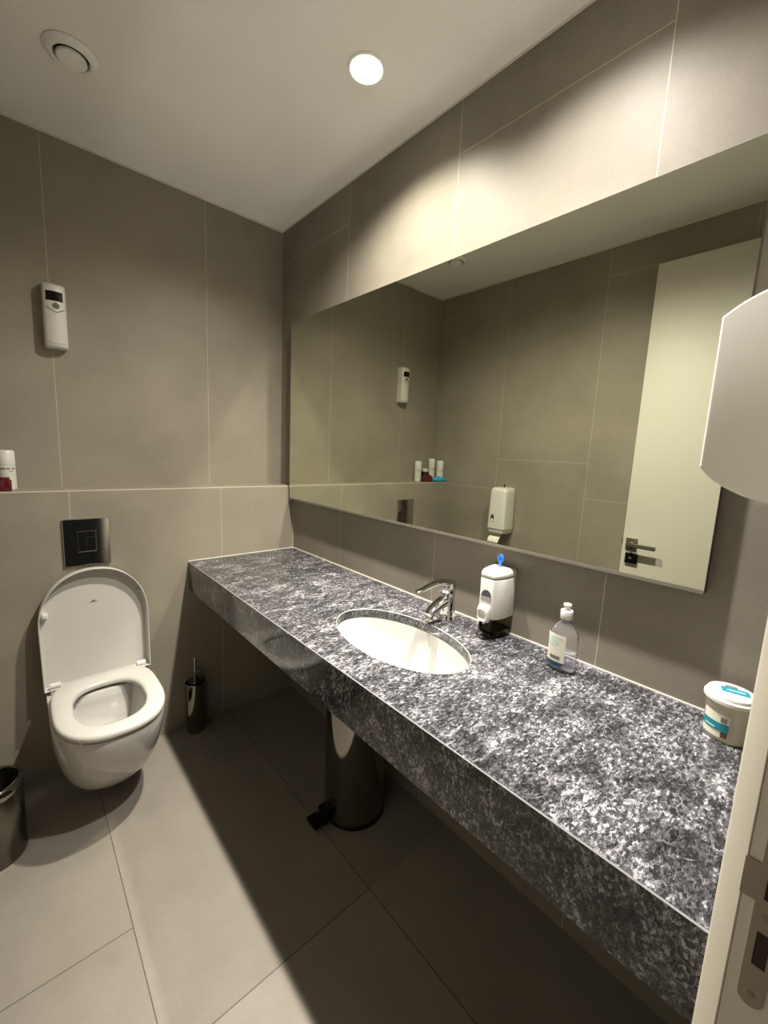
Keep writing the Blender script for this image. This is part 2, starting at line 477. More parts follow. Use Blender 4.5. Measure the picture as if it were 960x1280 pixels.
# ------------------------------------------------------------------ marble counter with oval cutout
XF, YC0, ZC, ZU = -0.558, 0.0215, 0.845, 0.708
EX, EY, EA, EB = -0.302, 0.852, 0.146, 0.250
def counter_bm():
    bm = bmesh.new()
    x0, x1, y0, y1 = XF, -0.0005, YC0, YL-0.0005
    angs = sorted([2*PI*i/96 for i in range(96)] + [math.atan2((y-EY), (x-EX)) % (2*PI) for x in (x0, x1) for y in (y0, y1)])
    def rect(a, ins=0.0):
        c_, s_ = math.cos(a), math.sin(a)
        t = min([((x1-EX)/c_ if c_ > 1e-9 else 1e9), ((x0-EX)/c_ if c_ < -1e-9 else 1e9),
                 ((y1-EY)/s_ if s_ > 1e-9 else 1e9), ((y0-EY)/s_ if s_ < -1e-9 else 1e9)])
        x, y = EX+t*c_, EY+t*s_
        if ins: x = max(x, x0+ins)
        return x, y
    def ell(a, k=0.0):
        c_, s_ = math.cos(a), math.sin(a)
        t = 1/math.sqrt((c_/(EA+k))**2 + (s_/(EB+k))**2)
        return EX+t*c_, EY+t*s_
    T = 0.03
    rings = [[ell(a)+(ZC-T,) for a in angs], [ell(a)+(ZC-0.002,) for a in angs], [ell(a, 0.002)+(ZC,) for a in angs],
             [rect(a, 0.002)+(ZC,) for a in angs], [rect(a)+(ZC-0.002,) for a in angs], [rect(a)+(ZU,) for a in angs],
             [(max(rect(a)[0], XF+0.025), rect(a)[1], ZU) for a in angs], [(max(rect(a)[0], XF+0.025), rect(a)[1], ZC-T) for a in angs]]
    loft(bm, rings, close=True)
    return bm
ct = obj('counter', counter_bm(), M['marble'])
M['arris'] = mat('pale_edge_glint_and_rim', '#8d8c8f', 0.3)  # pale chamfers: edge glint painted into the colour, and the basin's silicone outline
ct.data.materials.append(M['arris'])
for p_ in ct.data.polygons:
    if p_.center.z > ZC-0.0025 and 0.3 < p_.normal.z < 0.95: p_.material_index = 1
tag(ct, 'dark grey veined marble washbasin counter with deep front apron running along the right wall', 'counter')

# basin, undermounted
bs = thing('wash_basin', 'white oval ceramic wash basin set into the dark marble counter', 'basin', (EX, EY, ZC-0.0312))
prof = [(1.03, 0.0), (1.0, -0.001), (0.985, -0.012), (0.965, -0.03), (0.93, -0.06), (0.86, -0.095), (0.72, -0.125), (0.5, -0.142), (0.25, -0.149), (0.11, -0.151)]
bb = bmesh.new()
inner = [[(EA*k*math.cos(2*PI*i/72), EB*k*math.sin(2*PI*i/72), z) for i in range(72)] for k, z in prof]
outer = [[(EA*(k+0.07)*math.cos(2*PI*i/72), EB*(k+0.07)*math.sin(2*PI*i/72), z-0.012) for i in range(72)] for k, z in prof[2:]]
outer = [[(EA*1.09*math.cos(2*PI*i/72), EB*1.09*math.sin(2*PI*i/72), 0.0) for i in range(72)]] + outer
loft(bb, list(reversed(outer)) + inner, caps=(True, True))
obj('bowl', bb, M['basin'], bs, smooth=50)
dr = bmesh.new()
lathe(dr, [(0.030, -0.1500), (0.030, -0.1475), (0.026, -0.1460), (0.012, -0.1470), (0.001, -0.1465)], 36)
obj('drain', dr, M['chrome'], bs)

# ------------------------------------------------------------------ mirror
XM = -0.035
mi = thing('wall_mirror', 'wide frameless mirror fixed to the tiled wall above the counter', 'mirror', (0, 1.096, 1.132))
ya, yb, zb = 0.1774-1.096, 2.0150-1.096, 2.036-1.132
mg = obj('mirror_glass', B(XM, XM+0.005, ya, yb, 0, zb), M['mirror'], mi, smooth=0)
mg.data.materials.append(M['mirror_edge'])
for p_ in mg.data.polygons: p_.material_index = 0 if p_.normal.x < -0.9 else 1
obj('backing_panel', B(XM+0.0052, -0.0005, ya+0.001, yb-0.001, 0.001, zb-0.001), M['mirror_edge'], mi, smooth=0)
obj('bottom_rail', B(XM-0.0015, -0.0005, ya, yb, -0.0090, -0.0003), M['alu'], mi, smooth=0)

# ------------------------------------------------------------------ mixer tap
fx, fy = -0.070, 0.856
fa = thing('mixer_tap', 'chrome single-lever mixer tap standing behind the oval basin', 'tap', (fx, fy, ZC))
bd = bmesh.new()
lathe(bd, [(0.0310, 0.0), (0.0310, 0.004), (0.0292, 0.007), (0.0285, 0.03), (0.0272, 0.06), (0.0258, 0.088), (0.0245, 0.094)], 40)
obj('body', bd, M['chrome'], fa)
so = bmesh.new()
sweep(so, [(0.0, 0, 0.066), (-0.022, 0, 0.0635), (-0.045, 0, 0.058), (-0.068, 0, 0.050), (-0.086, 0, 0.0415), (-0.096, 0, 0.0355), (-0.0985, 0, 0.0335)],
      [(0.022, 0.020), (0.0215, 0.018), (0.020, 0.0155), (0.0185, 0.0135), (0.017, 0.0118), (0.0155, 0.0105), (0.010, 0.006)], (0, 1, 0), 24, 2.6)
sp_o = obj('spout', so, M['chrome'], fa, smooth=50)
obj('aerator', lathe(bmesh.new(), [(0.010, 0.0180), (0.0105, 0.0200), (0.0105, 0.0315)], 24, 'Z', (-0.084, 0, 0)), M['steel'], fa)
le = bmesh.new()
lathe(le, [(0.0245, 0.0955), (0.0255, 0.100), (0.0255, 0.117), (0.0235, 0.129), (0.0160, 0.136), (0.004, 0.1385)], 40)
sweep(le, [(0.012, 0, 0.118), (-0.004, 0, 0.1275), (-0.026, 0, 0.1335), (-0.050, 0, 0.1355), (-0.078, 0, 0.1335), (-0.106, 0, 0.1290), (-0.132, 0, 0.1245), (-0.150, 0, 0.1245), (-0.156, 0, 0.1250)],
      [(0.019, 0.013), (0.0225, 0.0125), (0.0210, 0.0110), (0.0185, 0.0090), (0.0160, 0.0075), (0.0138, 0.0062), (0.0120, 0.0054), (0.0108, 0.0048), (0.006, 0.0025)], (0, 1, 0), 20, 2.4)
obj('lever', le, M['chrome'], fa, smooth=50)

# ------------------------------------------------------------------ soap dispenser on the wall
sd = thing('soap_dispenser', 'white wall soap dispenser with blue key and smoked lower tank beside the tap', 'soap dispenser', (0, 0.684, 0.857))
def hexa(k=1.0, d=0.100, wf=0.027, wb=0.040):
    # cross-section seen from above: narrow front, flared sides, back on the wall
    return [(-0.0005, -wb*k), (-d*0.45, -wb*k), (-d*0.86, -wf*k-0.004), (-d*k, -wf*k*0.86), (-d*k, wf*k*0.86), (-d*0.86, wf*k+0.004), (-d*0.45, wb*k), (-0.0005, wb*k)]
cv = bmesh.new()
loft(cv, [[(x, y, 0.054) for x, y in hexa(0.97)], [(x, y, 0.0545) for x, y in hexa(1.0)], [(x, y, 0.180) for x, y in hexa(1.0)]])
bevel_all(cv, 0.004, 3, 25)
cover = obj('cover', cv, M['plastic'], sd)
cp = bmesh.new()
loft(cp, [[(x, y, 0.1815) for x, y in hexa(1.0)], [(x, y, 0.193) for x, y in hexa(1.0)], [(x*0.95, y*0.90, 0.202) for x, y in hexa(1.0)], [(x*0.80, y*0.70, 0.2065) for x, y in hexa(1.0)]])
bevel_all(cp, 0.003, 2, 25)
obj('cap', cp, M['plastic'], sd)
wn_ = [(-0.0175, 0.108), (0.0175, 0.108), (0.0175, 0.124)] + [(0.0175*math.cos(a*PI/12), 0.124+0.020*math.sin(a*PI/12)) for a in range(1, 12)] + [(-0.0175, 0.124)]
obj('sight_window', prism(bmesh.new(), wn_, 'X', -0.1012, -0.0985), M['window_dark'], cover)
obj('liquid_level', prism(bmesh.new(), [(-0.0168, 0.1085), (0.0168, 0.1085), (0.0168, 0.122), (-0.0168, 0.124)], 'X', -0.1016, -0.1000), M['window'], cover)
pb = bmesh.new()
loft(pb, [[(-0.096, y*0.9, z) for y, z in rrect(-0.019, 0.019, 0.046, 0.098, 0.008)], [(-0.104, y, z) for y, z in rrect(-0.021, 0.021, 0.044, 0.099, 0.009)],
          [(-0.114, y*0.9, z) for y, z in rrect(-0.021, 0.021, 0.046, 0.092, 0.012)], [(-0.118, y*0.72, z) for y, z in rrect(-0.021, 0.021, 0.050, 0.086, 0.012)],
          [(-0.113, y*0.45, z) for y, z in rrect(-0.021, 0.021, 0.058, 0.078, 0.009)]])
obj('push_button', pb, M['plastic'], sd, smooth=45)
tk = bmesh.new()
loft(tk, [[(x, y, 0.0) for x, y in hexa(0.84, 0.098)], [(x, y, 0.003) for x, y in hexa(0.90, 0.099)], [(x, y, 0.0535) for x, y in hexa(0.94, 0.099)]])
bevel_all(tk, 0.003, 2, 25)
obj('tank', tk, M['smoke'], sd)
sq = bmesh.new()
loft(sq, [[(x*0.96-0.001, y, 0.002) for x, y in hexa(0.82, 0.098)], [(x*0.96-0.001, y, 0.012) for x, y in hexa(0.86, 0.099)]])
obj('liquid_soap', sq, M['soap'], sd)
ky = bmesh.new()
box(ky, -0.0395, -0.0345, -0.0045, 0.0045, 0.203, 0.222, bev=0.001)
prism(ky, [(0.0105*math.cos(2*PI*i/28), 0.2335+0.0135*math.sin(2*PI*i/28)) for i in range(28)], 'X', -0.0395, -0.0345)
kk = obj('key', ky, M['blue'], sd)
obj('key_mark', prism(bmesh.new(), [(0.0055*math.cos(2*PI*i/16), 0.2335+0.0030*math.sin(2*PI*i/16)) for i in range(16)], 'X', -0.0401, -0.0338), M['blue_dark'], kk)

# ------------------------------------------------------------------ gel bottle
gb = thing('gel_bottle', 'clear plastic hand gel bottle with white cap and teal label on the counter', 'bottle', (-0.082, 0.446, ZC), rz=0.05)
def oval(sx, sy, z, n=48, p=2.3):
    return [(x, y, z) for x, y in sup(n, sx, sy, p)]
bo = bmesh.new()
BP = [(0.0215, 0.034, 0.0), (0.0235, 0.0365, 0.004), (0.0235, 0.0360, 0.098), (0.0225, 0.0330, 0.108), (0.0190, 0.0250, 0.120), (0.0135, 0.0155, 0.131), (0.0115, 0.0115, 0.136), (0.0115, 0.0115, 0.146)]
loft(bo, [oval(a, b, z, p=2.3 if b > 0.02 else 2) for a, b, z in BP])
obj('bottle_body', bo, M['clear'], gb, smooth=50)
ge = bmesh.new()
loft(ge, [oval(0.020, 0.0325, 0.003), oval(0.0222, 0.0350, 0.006), oval(0.0222, 0.0350, 0.052)])
obj('gel', ge, M['gel'], gb, smooth=50)
def patch(bm, sx, sy, p, th0, th1, z0, z1, eps=0.0007, thick=0.0004, n=20):
    """label following the wall of an oval bottle between two angles"""
    o_, i_ = [], []
    for k in range(n+1):
        a = th0+(th1-th0)*k/n
        c_, s_ = math.cos(a), math.sin(a)
        x = math.copysign(abs(c_)**(2/p), c_); y = math.copysign(abs(s_)**(2/p), s_)
        o_.append(((sx+eps)*x, (sy+eps)*y)); i_.append(((sx+eps-thick)*x, (sy+eps-thick)*y))
    poly = o_ + list(reversed(i_))
    lo = [bm.verts.new((x, y, z0)) for x, y in poly]; hi = [bm.verts.new((x, y, z1)) for x, y in poly]
    m_ = len(poly)
    for k in range(n):
        for vs_ in ((lo, hi),):
            bm.faces.new((lo[k], lo[k+1], hi[k+1], hi[k]))
            q = m_-1-k
            bm.faces.new((lo[q], lo[q-1], hi[q-1], hi[q]))
            bm.faces.new((lo[k], lo[k+1], lo[q-1], lo[q])); bm.faces.new((hi[k], hi[k+1], hi[q-1], hi[q]))
    bm.faces.new((lo[0], hi[0], hi[m_-1], lo[m_-1])); bm.faces.new((lo[n], hi[n], hi[n+1], lo[n+1]))
    return bm
T0, T1 = math.radians(100), math.radians(200)
lb = obj('label', patch(bmesh.new(), 0.0235, 0.0365, 2.3, T0, T1, 0.026, 0.100), M['label'], gb)
obj('label_band', patch(bmesh.new(), 0.0235, 0.0365, 2.3, T0, T1-0.15, 0.014, 0.026), M['navy'], gb)
for k, (z, a0, a1) in enumerate(((0.092, 0.2, 1.5), (0.084, 0.3, 1.3), (0.077, 0.3, 1.4), (0.070, 0.3, 1.2))):
    obj('label_line', patch(bmesh.new(), 0.0239, 0.0369, 2.3, T0+a0, T0+a1, z, z+0.0012), M['teal_light'], lb)
obj('label_code', patch(bmesh.new(), 0.0239, 0.0369, 2.3, T0+0.75, T0+1.45, 0.034, 0.042), M['print_grey'], lb)
ca = bmesh.new()
lathe(ca, [(0.0150, 0.142), (0.0155, 0.143), (0.0155, 0.163), (0.0145, 0.1655), (0.0080, 0.1665), (0.0065, 0.170), (0.0070, 0.173), (0.0098, 0.1760), (0.0104, 0.1800), (0.0092, 0.1825), (0.003, 0.1834)], 36)
obj('cap', ca, M['plastic'], gb, smooth=40)

# ------------------------------------------------------------------ tub at the near end of the counter
tb = thing('plastic_tub', 'small cream plastic tub with white lid and teal label near the door frame', 'tub', (-0.070, 0.0995, ZC))
tu = bmesh.new()
lathe(tu, [(0.0350, 0.0), (0.0368, 0.002), (0.0398, 0.071), (0.0412, 0.073), (0.0412, 0.083)], 48)
obj('tub_body', tu, M['tub'], tb)
li = bmesh.new()
lathe(li, [(0.0415, 0.0820), (0.0452, 0.0830), (0.0452, 0.0895), (0.0440, 0.0912), (0.0410, 0.0918), (0.0410, 0.0968), (0.0400, 0.0986), (0.002, 0.0986)], 48)
lid_ = obj('lid', li, M['plastic'], tb)
def tub_patch(th0, th1, z0, z1, e):
    R_ = 0.0368+0.0030*((z0+z1)/2)/0.064+0.0005
    return patch(bmesh.new(), R_, R_, 2, th0, th1, z0, z1, e)
r_ = math.radians
tl = obj('tub_label', tub_patch(r_(120), r_(193), 0.010, 0.060, 0.0010), M['label'], tb)
obj('label_band', tub_patch(r_(122), r_(192), 0.025, 0.042, 0.0020), M['teal'], tl)
obj('label_photo', tub_patch(r_(175), r_(191), 0.012, 0.025, 0.0020), M['print_brown'], tl)
obj('label_mark', tub_patch(r_(172), r_(186), 0.045, 0.055, 0.0020), M['print_grey'], tl)
obj('label_text', tub_patch(r_(132), r_(160), 0.028, 0.031, 0.0026), M['teal_light'], tl)
def flat_patch(poly, z, m, name, par): return obj(name, prism(bmesh.new(), poly, 'Z', z, z+0.0004), m, par)
def rot(poly, a): return [(x*math.cos(a)-y*math.sin(a), x*math.sin(a)+y*math.cos(a)) for x, y in poly]
flat_patch(rot(rrect(-0.008, 0.017, -0.029, 0.017, 0.003), 0.25), 0.0986, M['teal'], 'lid_print', lid_)
flat_patch(rot(rrect(0.002, 0.007, -0.022, 0.008, 0.001), 0.25), 0.0990, M['teal_light'], 'lid_text', lid_)
flat_patch(rot(rrect(0.018, 0.027, -0.012, 0.010, 0.002), 0.25), 0.0986, M['print_grey'], 'lid_mark', lid_)
hd = bmesh.new()
sweep(hd, [(-0.012+0.004*k, -0.0425-0.004*math.sin(k/6*PI), 0.070-0.006*math.sin(k/6*PI)) for k in range(7)], [(0.0016, 0.0016)]*7, (0, 0, 1), 8)
obj('tub_handle', hd, M['plastic'], tb)

# ------------------------------------------------------------------ hand dryer on the front wall
def catmull(P, m=6):
    out = []
    for i in range(len(P)-1):
        p0, p1, p2, p3 = P[max(i-1, 0)], P[i], P[i+1], P[min(i+2, len(P)-1)]
        for k in range(m):
            t = k/m
            out.append(tuple(0.5*((2*p1[q])+(-p0[q]+p2[q])*t+(2*p0[q]-5*p1[q]+4*p2[q]-p3[q])*t*t+(-p0[q]+3*p1[q]-3*p2[q]+p3[q])*t**3) for q in (0, 1)))
    return out + [P[-1]]
hd_top = [(0.1683, 1.637), (0.146, 1.6535), (0.118, 1.667), (0.080, 1.678), (0.040, 1.685), (0.0205, 1.686)]
hd_bot = [(0.0205, 1.346), (0.045, 1.346), (0.070, 1.349), (0.098, 1.3545), (0.124, 1.365), (0.150, 1.381), (0.1683, 1.401)]
hdp = catmull(hd_top) + catmull(hd_bot)
dry = thing('hand_dryer', 'white wall-mounted hand dryer with curved top beside the mirror', 'hand dryer', (-0.19, 0.02, 1.335))
dbm = bmesh.new()
prism(dbm, [(y-0.02, z-1.335) for y, z in hdp], 'X', -0.108, 0.11)
bevel_all(dbm, 0.0045, 4, 70)
obj('housing', dbm, M['plastic'], dry, smooth=18)
obj('air_outlet', B(-0.030, 0.070, 0.040, 0.080, 0.006, 0.022, bev=0.003), M['plastic_grey'], dry)

# ------------------------------------------------------------------ air freshener on the back wall
ax_ = -0.992
af = thing('air_freshener', 'white automatic air freshener dispenser with dark screen high on the back wall', 'air freshener', (ax_, YB, 1.748))
HW, DP = 0.0365, 0.058
def af_front(x, d=DP): return -(d - 0.014*(x/HW)**2)
def af_ring(z, k=1.0, dd=DP):
    pts = [(-HW*k, -0.0005), (-HW*k, af_front(HW*k, dd)+0.006)]
    for i in range(13):
        x = -HW*k*0.93 + 2*HW*k*0.93*i/12
        pts.append((x, af_front(x, dd)))
    pts += [(HW*k, af_front(HW*k, dd)+0.006), (HW*k, -0.0005)]
    return [(x, y, z) for x, y in pts]
ab = bmesh.new()
loft(ab, [af_ring(0.0, 0.93, DP-0.010), af_ring(0.004, 0.97, DP-0.004), af_ring(0.012, 1.0), af_ring(0.222, 0.99), af_ring(0.232, 0.97, DP-0.004), af_ring(0.237, 0.93, DP-0.012)])
afb = obj('housing', ab, M['plastic'], af, smooth=40)
def af_patch(outline_lo, outline_hi, xs, e0, e1):
    bm = bmesh.new()
    f = [[bm.verts.new((x, af_front(x)-e, z)) for x, z in zip(xs, zz)] for e in (e0, e1) for zz in (outline_lo, outline_hi)]
    n = len(xs)
    a, b, c, d = f   # back lo, back hi, front lo, front hi
    for i in range(n-1):
        bm.faces.new((c[i], c[i+1], d[i+1], d[i])); bm.faces.new((a[i], b[i], b[i+1], a[i+1]))
        bm.faces.new((a[i], a[i+1], c[i+1], c[i])); bm.faces.new((b[i], d[i], d[i+1], b[i+1]))
    bm.faces.new((a[0], c[0], d[0], b[0])); bm.faces.new((a[-1], b[-1], d[-1], c[-1]))
    return bm
xs = [-0.026+0.052*i/10 for i in range(11)]
obj('screen', af_patch([0.172]*11, [0.207]*11, xs, -0.001, 0.0008), M['screen'], af)
btn = lathe(bmesh.new(), [(0.0115, -DP+0.002), (0.0115, -DP-0.0012), (0.009, -DP-0.002), (0.001, -DP-0.0018)], 28, 'Y', (0.004, 0, 0.155))
obj('button', btn, M['grey_btn'], af)
xv = [-0.028+0.058*i/16 for i in range(17)]
vz = [0.131 + 0.016*min(1, (abs(x-0.003)/0.028)**1.3) for x in xv]
obj('smile_seam', af_patch([z-0.0014 for z in vz], [z+0.0014 for z in vz], xv, -0.001, 0.0006), M['seam'], af)
bz = [0.020 - 0.006*math.sin((x+0.03)/0.06*PI) for x in xv]
obj('lower_seam', af_patch([z-0.0006 for z in bz], [z+0.0006 for z in bz], xv, -0.001, 0.0005), M['grey_btn'], af)

# ------------------------------------------------------------------ toilet
tx = -0.934
to = thing('wall_hung_toilet', 'white wall-hung toilet with its lid raised against the tiled ledge wall', 'toilet', (tx, YL, 0))
def dring(w_, front, z, n=48, p=2.35, back=0.0):
    """D outline: flat back on the wall, rounded front towards -y"""
    fr_ = min(w_*1.45, front*0.85)
    pts = []
    ys = -(front-fr_)
    for k in range(8): pts.append((w_, -back + (ys+back)*k/8))
    for k in range(n+1):
        a = PI*k/n
        c_, s_ = math.cos(a), math.sin(a)
        pts.append((w_*math.copysign(abs(c_)**(2/p), c_), ys - fr_*abs(s_)**(2/p)))
    for k in range(7, -1, -1): pts.append((-w_, -back + (ys+back)*k/8))
    return [(x, y, z) for x, y in pts]
bw = bmesh.new()
OUT = [(0.085, 0.235, 0.074), (0.112, 0.285, 0.080), (0.132, 0.340, 0.105), (0.147, 0.385, 0.145), (0.160, 0.432, 0.200), (0.170, 0.470, 0.260), (0.176, 0.500, 0.320), (0.178, 0.517, 0.370), (0.178, 0.523, 0.400), (0.176, 0.521, 0.408)]
rings = [dring(a, f, z, back=0.0005) for a, f, z in OUT]
def iring(ax, ay, yc, z, n_ref=len(rings[0])):
    # inner opening resampled on the same index order as the D rings
    out = []
    for (x, y, _) in rings[-1]:
        a = math.atan2((y-yc)/0.30, x/0.176)
        c_, s_ = math.cos(a), math.sin(a); p = 2.3
        out.append((ax*math.copysign(abs(c_)**(2/p), c_), yc+ay*math.copysign(abs(s_)**(2/p), s_), z))
    return out
yc = -0.300
rings += [iring(0.140, 0.185, yc, 0.408), iring(0.134, 0.180, yc, 0.400), iring(0.132, 0.178, yc, 0.370), iring(0.124, 0.165, yc, 0.335), iring(0.105, 0.138, yc, 0.285), iring(0.088, 0.112, yc, 0.250), iring(0.078, 0.098, yc, 0.215), iring(0.060, 0.075, yc, 0.190), iring(0.030, 0.04, yc, 0.180)]
loft(bw, rings)
obj('bowl', bw, M['ceramic'], to, smooth=50)
obj('water', loft(bmesh.new(), [iring(0.0800, 0.100, yc, 0.2250), iring(0.0805, 0.101, yc, 0.2260)]), M['water'], to)
# seat
sy0 = 1.728-YL
def srings():
    n = 72
    def o_(k, z): return [(x, y, z) for x, y in sup(n, 0.173*k, 0.228*k if k == 1 else 0.228-0.173*(1-k), 2.45, 3.9, 0, sy0)]
    def i_(dx, z): return [(x, y, z) for x, y in sup(n, 0.110+dx, 0.150+dx, 2.3, 2.7, 0, sy0-0.010)]
    return [o_(0.99, 0.422), o_(1.0, 0.425), o_(1.0, 0.434), o_(0.985, 0.441), o_(0.95, 0.444), i_(0.014, 0.444), i_(0.004, 0.440), i_(0.0, 0.432), i_(0.002, 0.422)]
st = bmesh.new(); loft(st, srings(), close=True)
obj('seat', st, M['seat'], to, smooth=50)
for q in ((-0.10, sy0-0.17), (0.10, sy0-0.17), (-0.11, sy0+0.12), (0.11, sy0+0.12)):
    obj('seat_bumper', B(q[0]-0.012, q[0]+0.012, q[1]-0.008, q[1]+0.008, 0.4075, 0.4225, bev=0.002), M['plastic_grey'], to)
# lid: shell with a rim facing the room, leaning on the wall
def lring(k_in, depth, n=40):
    w_ = 0.186-k_in; pts = []
    Ls, fr_ = 0.245, 0.212-k_in
    b0 = 0.0 + (k_in*0.3)
    for k in range(10): pts.append((w_*(0.985+0.015*k/9), b0+(Ls-b0)*k/10))
    for k in range(n+1):
        a = PI*k/n; c_, s_ = math.cos(a), math.sin(a); p = 2.15
        pts.append((w_*math.copysign(abs(c_)**(2/p), c_), Ls+fr_*abs(s_)**(2/p)))
    for k in range(9, -1, -1): pts.append((-w_*(0.985+0.015*k/9), b0+(Ls-b0)*k/10))
    return [(x, depth, z) for x, z in pts]
lbm = bmesh.new()
loft(lbm, [lring(0.012, 0.052), lring(0.004, 0.0505), lring(0.0, 0.046), lring(0.0, 0.003), lring(0.0015, 0.0), lring(0.0035, 0.0), lring(0.0048, 0.002), lring(0.0060, 0.040), lring(0.009, 0.0430)])
ld = obj('lid', lbm, M['seat'], to, smooth=40)
ld.location = (0, 1.933-YL, 0.428)
ld.rotation_euler = (-math.radians(5.5), 0, 0)
mk = [(-0.016, 0.312), (-0.006, 0.316), (0.001, 0.323), (0.006, 0.316), (0.016, 0.316), (0.004, 0.312)]
obj('logo_mark', prism(bmesh.new(), [(x-0.004, z+0.0) for x, z in mk], 'Y', 0.0422, 0.0436), M['print_grey'], ld)
obj('lid_bumper', B(-0.171, -0.153, 0.012, 0.044, 0.282, 0.300, bev=0.003), M['plastic'], ld)
obj('lid_bumper', B(0.152, 0.164, 0.020, 0.044, 0.330, 0.342, bev=0.003), M['plastic_grey'], ld)
for sx in (-1, 1):
    hg = bmesh.new()
    lathe(hg, [(0.0105, 0), (0.012, 0.002), (0.012, 0.032), (0.0105, 0.034)], 24, 'X', (sx*0.148-0.017, sy0+0.220, 0.440))
    box(hg, sx*0.148-0.016, sx*0.148+0.016, sy0+0.208, sy0+0.240, 0.4075, 0.434, bev=0.003)
    obj('hinge', hg, M['plastic'], to)

# flush plate
fp = thing('flush_plate', 'square chrome flush plate on the tiled wall above the toilet', 'flush plate', (-0.9445, YL, 0.986))
pbm = bmesh.new()
loft(pbm, [[(x, -0.0005, z) for x, z in rrect(-0.0785, 0.0785, -0.096, 0.096, 0.003)], [(x, -0.009, z) for x, z in rrect(-0.0785, 0.0785, -0.096, 0.096, 0.003)],
           [(x, -0.0115, z) for x, z in rrect(-0.076, 0.076, -0.0935, 0.0935, 0.003)]])
obj('plate', pbm, M['chrome'], fp, smooth=30)
def frame_bm(x0, x1, z0, z1, t, ya_, yb_):
    bm = bmesh.new()
    for a in ((x0, x1, z1-t, z1), (x0, x1, z0, z0+t), (x0, x0+t, z0+t, z1-t), (x1-t, x1, z0+t, z1-t)):
        box(bm, a[0], a[1], ya_, yb_, a[2], a[3])
    return bm
bt = B(-0.030, 0.030, -0.0135, -0.0110, -0.040, 0.045, bev=0.001)
fb = obj('flush_button', bt, M['chrome'], fp, smooth=15)
obj('button_gap', frame_bm(-0.032, 0.032, -0.042, 0.047, 0.0016, -0.0121, -0.0112), M['dark'], fp)
obj('small_button', B(-0.002, 0.028, -0.0143, -0.0134, -0.038, 0.020, bev=0.0004), M['chrome'], fb, smooth=15)

# ------------------------------------------------------------------ toilet brush
br_ = thing('toilet_brush', 'slim chrome toilet brush holder in the shadow at the back wall', 'toilet brush', (-0.553, 1.984, 0))
hbm = bmesh.new()
lathe(hbm, [(0.043, 0.0), (0.0445, 0.003), (0.0445, 0.250), (0.0430, 0.252), (0.0425, 0.250), (0.0425, 0.012), (0.002, 0.010)], 48)
obj('holder', hbm, M['pol_steel'], br_)
hbm = bmesh.new()
lathe(hbm, [(0.0055, 0.10), (0.0055, 0.355), (0.0068, 0.357), (0.0068, 0.372), (0.004, 0.376)], 20)
obj('handle', hbm, M['chrome'], br_)
obj('splash_disc', lathe(bmesh.new(), [(0.034, 0.256), (0.034, 0.259), (0.007, 0.263)], 32), M['pol_steel'], br_)
obj('brush_head', lathe(bmesh.new(), [(0.010, 0.02), (0.030, 0.03), (0.032, 0.09), (0.010, 0.105)], 24), M['bristle'], br_)
obj('wall_bracket', B(0.012, 0.040, 0.0, 0.048, 0.292, 0.300, bev=0.002), M['chrome'], br_)

# ------------------------------------------------------------------ bins
b1 = thing('waste_bin', 'small steel waste bin with dark open mouth left of the toilet', 'bin', (-1.279, 1.735, 0))
R1 = 0.0865
bm = bmesh.new()
lathe(bm, [(R1-0.004, 0.0), (R1, 0.004), (R1, 0.235), (R1-0.001, 0.237)], 56, caps=(True, False))
obj('body', bm, M['steel'], b1)
bm = bmesh.new()
lathe(bm, [(R1-0.002, 0.237), (R1+0.0022, 0.239), (R1+0.0030, 0.246), (R1+0.0015, 0.262), (R1-0.004, 0.270), (R1-0.009, 0.272), (R1-0.012, 0.268), (R1-0.0125, 0.263)], 56, caps=(False, False))
obj('rim', bm, M['pol_steel'], b1)
bm = bmesh.new()
lathe(bm, [(R1-0.0135, 0.262), (R1-0.0145, 0.263), (R1-0.0155, 0.20), (R1-0.022, 0.11), (0.002, 0.10)], 48, caps=(False, True))
obj('liner', bm, M['dark'], b1)

b2 = thing('pedal_bin', 'polished steel pedal bin standing in shadow under the marble counter', 'bin', (-0.218, 1.138, 0))
R2 = 0.118
bm = bmesh.new()
lathe(bm, [(R2, 0.020), (R2, 0.470), (R2-0.002, 0.472)], 64)
obj('body', bm, M['pol_steel'], b2)
obj('base_ring', lathe(bmesh.new(), [(R2-0.004, 0.0), (R2+0.003, 0.003), (R2+0.003, 0.014), (R2+0.0005, 0.0195)], 64), M['black'], b2)
obj('lid', lathe(bmesh.new(), [(R2+0.001, 0.4722), (R2+0.002, 0.482), (R2-0.012, 0.500), (R2-0.05, 0.510), (0.002, 0.514)], 64), M['pol_steel'], b2)
pd = bmesh.new()
box(pd, -0.190, -0.122, -0.014, 0.034, 0.012, 0.020, bev=0.003)
box(pd, -0.194, -0.150, -0.022, 0.042, 0.020, 0.032, bev=0.004)
box(pd, -0.150, -0.116, -0.012, 0.032, 0.004, 0.062, bev=0.004)
obj('pedal', pd, M['black'], b2)

